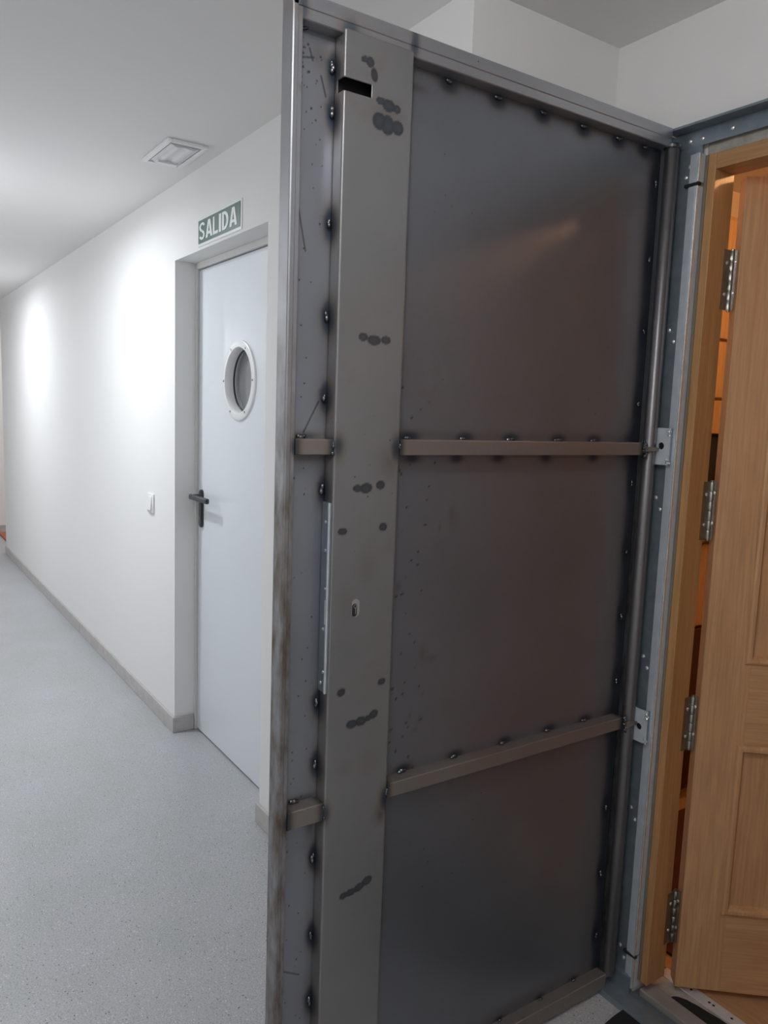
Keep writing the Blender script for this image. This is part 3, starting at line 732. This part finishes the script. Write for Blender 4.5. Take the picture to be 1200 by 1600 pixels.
rail('bottom_rail', [(x, z) for x, z in bz], fr_(Y0 + 0.002, 1.540, 0.01), M['bar'], lambda x, y, z: 0)

# lock cover (long box channel) with a bolt slot and resistance-weld spots
BX = XF + 0.002
r_ = 0.0035
prof = [(XS + (BX - r_ - XS) * i / 8, 0.688) for i in range(9)]
prof += [(BX - r_ + r_ * math.sin(a), 0.688 + r_ - r_ * math.cos(a)) for a in [math.radians(k) for k in (22, 45, 67, 90)]]
prof += [(BX, y) for y in fr_(0.688 + r_ + 0.0012, 0.828 - r_, 0.0016)]
prof += [(BX - r_ + r_ * math.cos(a), 0.828 - r_ + r_ * math.sin(a)) for a in [math.radians(k) for k in (30, 60, 90)]]
prof += [(XS, 0.828)]
spots = [(0.727, 2.048, .007, .005, 0.3), (0.738, 2.046, .008, .008, 0), (0.747, 2.028, .0065, .011, 0.2), (0.762, 1.990, .010, .006, 0), (0.778, 1.986, .013, .010, 0), (0.795, 1.984, .008, .007, 0),
         (0.760, 1.957, .014, .014, 0), (0.777, 1.954, .014, .016, 0), (0.798, 1.954, .012, .012, 0),
         (0.741, 1.594, .0095, .0068, 0), (0.764, 1.590, .014, .0085, 0), (0.789, 1.592, .010, .007, 0),
         (0.739, 1.327, .010, .0062, 0), (0.757, 1.327, .013, .009, 0.1), (0.788, 1.332, .0095, .0078, 0),
         (0.710, 1.250, .0095, .0066, 0), (0.797, 1.254, .0085, .0076, 0),
         (0.717, 0.950, .0088, .0072, 0.35), (0.806, 0.956, .0085, .0066, 0.2),
         (0.742, 0.884, .012, .0082, 0), (0.762, 0.886, .012, .009, 0), (0.778, 0.889, .007, .006, .2), (0.790, 0.894, .0105, .008, 0.4),
         (0.736, 0.541, .0095, .0068, 0.2), (0.752, 0.543, .012, .0072, 0.1), (0.770, 0.547, .013, .0078, 0.3), (0.788, 0.555, .012, .009, 0.3)]
heat = [(0.775, 1.970, 0.035, 0.030, 0.28), (0.695, 1.402, 0.014, 0.022, 0.75), (0.822, 1.398, 0.013, 0.024, 1.0), (0.81, 1.375, 0.025, 0.03, 0.3), (0.690, 0.72, 0.010, 0.022, 0.8), (0.824, 0.715, 0.012, 0.026, 1.1), (0.815, 0.685, 0.012, 0.02, 0.5),
        (0.765, 1.18, 0.02, 0.03, 0.12), (0.78, 0.80, 0.03, 0.03, 0.10), (0.73, 0.80, 0.02, 0.02, 0.12), (0.72, 1.12, 0.02, 0.03, 0.1)]
def burn_cover(x, y, z):
    b = 0
    for cy, cz, ry, rz, rot in spots:
        if abs(y - cy) < 0.02 and abs(z - cz) < 0.024:
            dy, dz = y - cy, z - cz; c_, s_ = math.cos(rot), math.sin(rot)
            u_, v_ = (dy * c_ + dz * s_) / ry, (-dy * s_ + dz * c_) / rz
            q = math.hypot(u_, v_)
            if q < 1.25:
                k = 1 / (1 + math.exp((q - 1) * 22))
                b = max(b, k * (0.72 + 0.28 * min(1, q * q)))
    for cy, cz, ry, rz, s in heat:
        if abs(y - cy) < 3.5 * ry and abs(z - cz) < 3.5 * rz: b = max(b, min(1, s * g(((y - cy) / ry) ** 2 + ((z - cz) / rz) ** 2)))
    if y < 0.689:
        q = (BX - x) / (BX - XS)
        for wy, wz in leftw:
            if abs(z - wz) < 0.1: b = max(b, min(1, (0.15 + 0.95 * q) * g(((z - wz + 0.008) / 0.032) ** 2)))
    return b
def slotf(x, y, z): return y < 0.742 and 1.990 < z < 2.011 and (x > XS + 0.010)
Zc = fr_(0.030, 2.0865, 0.0028)
# align two rows to the slot edges
Zc = sorted(set(Zc + [1.990, 2.011])); Zc = [z for i, z in enumerate(Zc) if z in (1.990, 2.011) or all(abs(z - q) > 0.0009 for q in (1.990, 2.011))]
cv = grid('lock_cover', M['cover'], None, Zc, None, prof, burn_cover, skip=slotf)
solid(cv, 0.0016)
part('cover_top', B(XS, BX - 0.002, 0.690, 0.826, 2.083, 2.0862), M['lip'], parent=cv)
part('slot_shade', B(XS + 0.0005, XS + 0.0015, 0.690, 0.80, 1.95, 2.05), M['dark'], parent=cv)  # near-black sheet painting the shade behind the slot
# key cylinder opening
kc = (0.7425, 1.1065)
bm = bmesh.new(); prism(bm, [(y + kc[0], z + kc[1]) for y, z in rounded_outline(0.0165, 0.034)], 0, BX - 0.0002, BX + 0.0006)
ky_ = part('key_escutcheon', bm, simple('bare_cut_steel', (0.42, 0.41, 0.39), 0.45, 0.5))
bm = bmesh.new(); prism(bm, [(y + kc[0] - 0.0025, z + kc[1] - 0.0035) for y, z in rounded_outline(0.0105, 0.0245)], 0, BX + 0.0004, BX + 0.0009)
part('keyhole', bm, M['dark'], parent=ky_)
bm = bmesh.new(); c1 = (kc[0] - 0.0015, kc[1] + 0.0035)
lathe(bm, (BX + 0.0011, c1[0], c1[1]), (1, 0, 0), [(0, 0.0036), (0.0004, 0.0036), (0.0004, 0.0028), (0, 0.0028)], 20, closed=True)
box(bm, BX + 0.001, BX + 0.0014, c1[0] + 0.0005, c1[0] + 0.0015, c1[1] - 0.014, c1[1] - 0.0028)
part('cylinder_rim', bm, M['rivet'], parent=ky_)

# lock faceplate on the side of the cover
og_side = 0.688
bm = B(XS + 0.002, BX - 0.001, 0.6845, 0.6878, 0.952, 1.302, bevel=0.0008)
fp = part('lock_faceplate', bm, M['galv'])
part('faceplate_edge', B(BX - 0.005, BX - 0.0008, 0.6815, 0.6845, 0.952, 1.302, bevel=0.0006), M['galv_light'], parent=fp)
for x, z in ((-0.008, 1.292), (-0.017, 1.266), (-0.015, 1.215), (-0.012, 1.145), (-0.016, 1.07), (-0.013, 0.99), (-0.021, 0.968)):
    bm = bmesh.new(); lathe(bm, (BX + x, 0.6845, z), (0, -1, 0), [(0, 0.0034), (0.0012, 0.003), (0.002, 0.0002)], 14)
    part('screw', bm, M['rivet'], True, fp)
part('latch_slot', B(BX - 0.012, BX - 0.008, 0.6838, 0.6846, 1.08, 1.125), M['alu'], parent=fp)

# stiffening bars
def bar(y0, y1, z0, z1, burn_ends=True):
    ys = fr_(y0, y1, 0.004); pr = [(XS, z0), (XF - 0.001, z0), (XF, z0 + 0.001), (XF, z1 - 0.002), (XF - 0.001, z1), (XS, z1)]
    verts, faces, vals = [], [], []
    n_ = len(pr)
    for y in ys:
        e = max(g(((y - y0) / 0.010) ** 2), g(((y - y1) / 0.010) ** 2)) * (0.85 if burn_ends else 0)
        for x, z in pr:
            verts.append((x - og[0], y - og[1], z)); vals.append(e)
    for i in range(len(ys) - 1):
        for k in range(n_ - 1):
            a = i * n_ + k; faces.append((a, a + 1, a + n_ + 1, a + n_))
    faces.append(tuple(range(n_))[::-1]); faces.append(tuple(range((len(ys) - 1) * n_, len(ys) * n_)))
    me = bpy.data.meshes.new('stiffener_bar'); me.from_pydata(verts, [], faces); me.materials.append(M['bar'])
    at = me.attributes.new('burn_shade', 'FLOAT', 'POINT'); at.data.foreach_set('value', vals); me.update()
    o = bpy.data.objects.new('stiffener_bar', me); COL.objects.link(o); o.parent = sd; return o
bar(0.830, 1.527, 1.386, 1.415); bar(0.830, 1.527, 0.713, 0.743)
bar(0.6135, 0.687, 1.387, 1.414); bar(0.6135, 0.687, 0.706, 0.741)

# hinge tube with collars and lugs
bm = bmesh.new(); cyl(bm, (XF - 0.006, 1.556, 0.045), (0, 0, 1), 0.0160, 2.04, 40, bevel=0.002); part('hinge_tube', bm, M['tube'], True)
for zc in (1.401, 0.727):
    bm = bmesh.new(); prism(bm, [(1.527, zc - 0.006), (1.527, zc + 0.006), (1.566, zc + 0.003), (1.566, zc - 0.004)], 0, XF + 0.006, XF + 0.015)
    l_ = part('lug', bm, M['bar'])
    bm = bmesh.new()
    for k in range(8): blob(bm, (XF + 0.004 + random.uniform(-0.003, 0.006), 1.529 + random.uniform(-0.005, 0.004), zc + (-0.016 + 0.0045 * k)), (0.0045, 0.0045, 0.0045), 2, 0.2)
    part('weld_bead', bm, M['weld'], True)
bm = bmesh.new(); lathe(bm, (XF - 0.006, 1.556, 2.076), (0, 0, 1), [(0, 0.016), (0.003, 0.019), (0.009, 0.019), (0.012, 0.016)], 32); part('collar', bm, M['weld'], True)

# weld beads
def bead(y, z, vertical=True, x=None, s=1.0):
    bm = bmesh.new(); x = XS + 0.004 if x is None else x
    k = random.choice((2, 3, 3, 4)); t = -0.007 * s
    for i in range(k):
        q = random.uniform(0.72, 1.15); dt = 0.0042 * s * q
        j = random.uniform(-0.0016, 0.0016); ra, rb = 0.0042 * s * q, 0.0058 * s * q
        blob(bm, (x + random.uniform(-0.001, 0.001), y + (j if vertical else t), z + (t if vertical else j)), (ra, ra, rb) if vertical else (ra, rb, ra), 3, 0.05)
        t += dt
    part('weld_bead', bm, M['weld'], True)
for y, z in leftw: bead(y + 0.005, z)
for y, z in rightw: bead(y + 0.004, z, s=0.75)
for y, z in topw: bead(y, z + 0.007, False, s=0.85)
for y, z in midw_t: bead(y, z - 0.001, False)
for y, z in loww_t: bead(y, z - 0.001, False)
for y, z in shortw: bead(y, z - 0.001, False)
for y, z in lowrail: bead(y, z + 0.0, False, s=0.8)
for y, z in ((0.687, 1.406), (0.687, 1.392), (0.687, 0.733), (0.687, 0.715), (0.829, 1.402), (0.829, 0.728)): bead(y, z, True, XF + 0.001, 0.6)
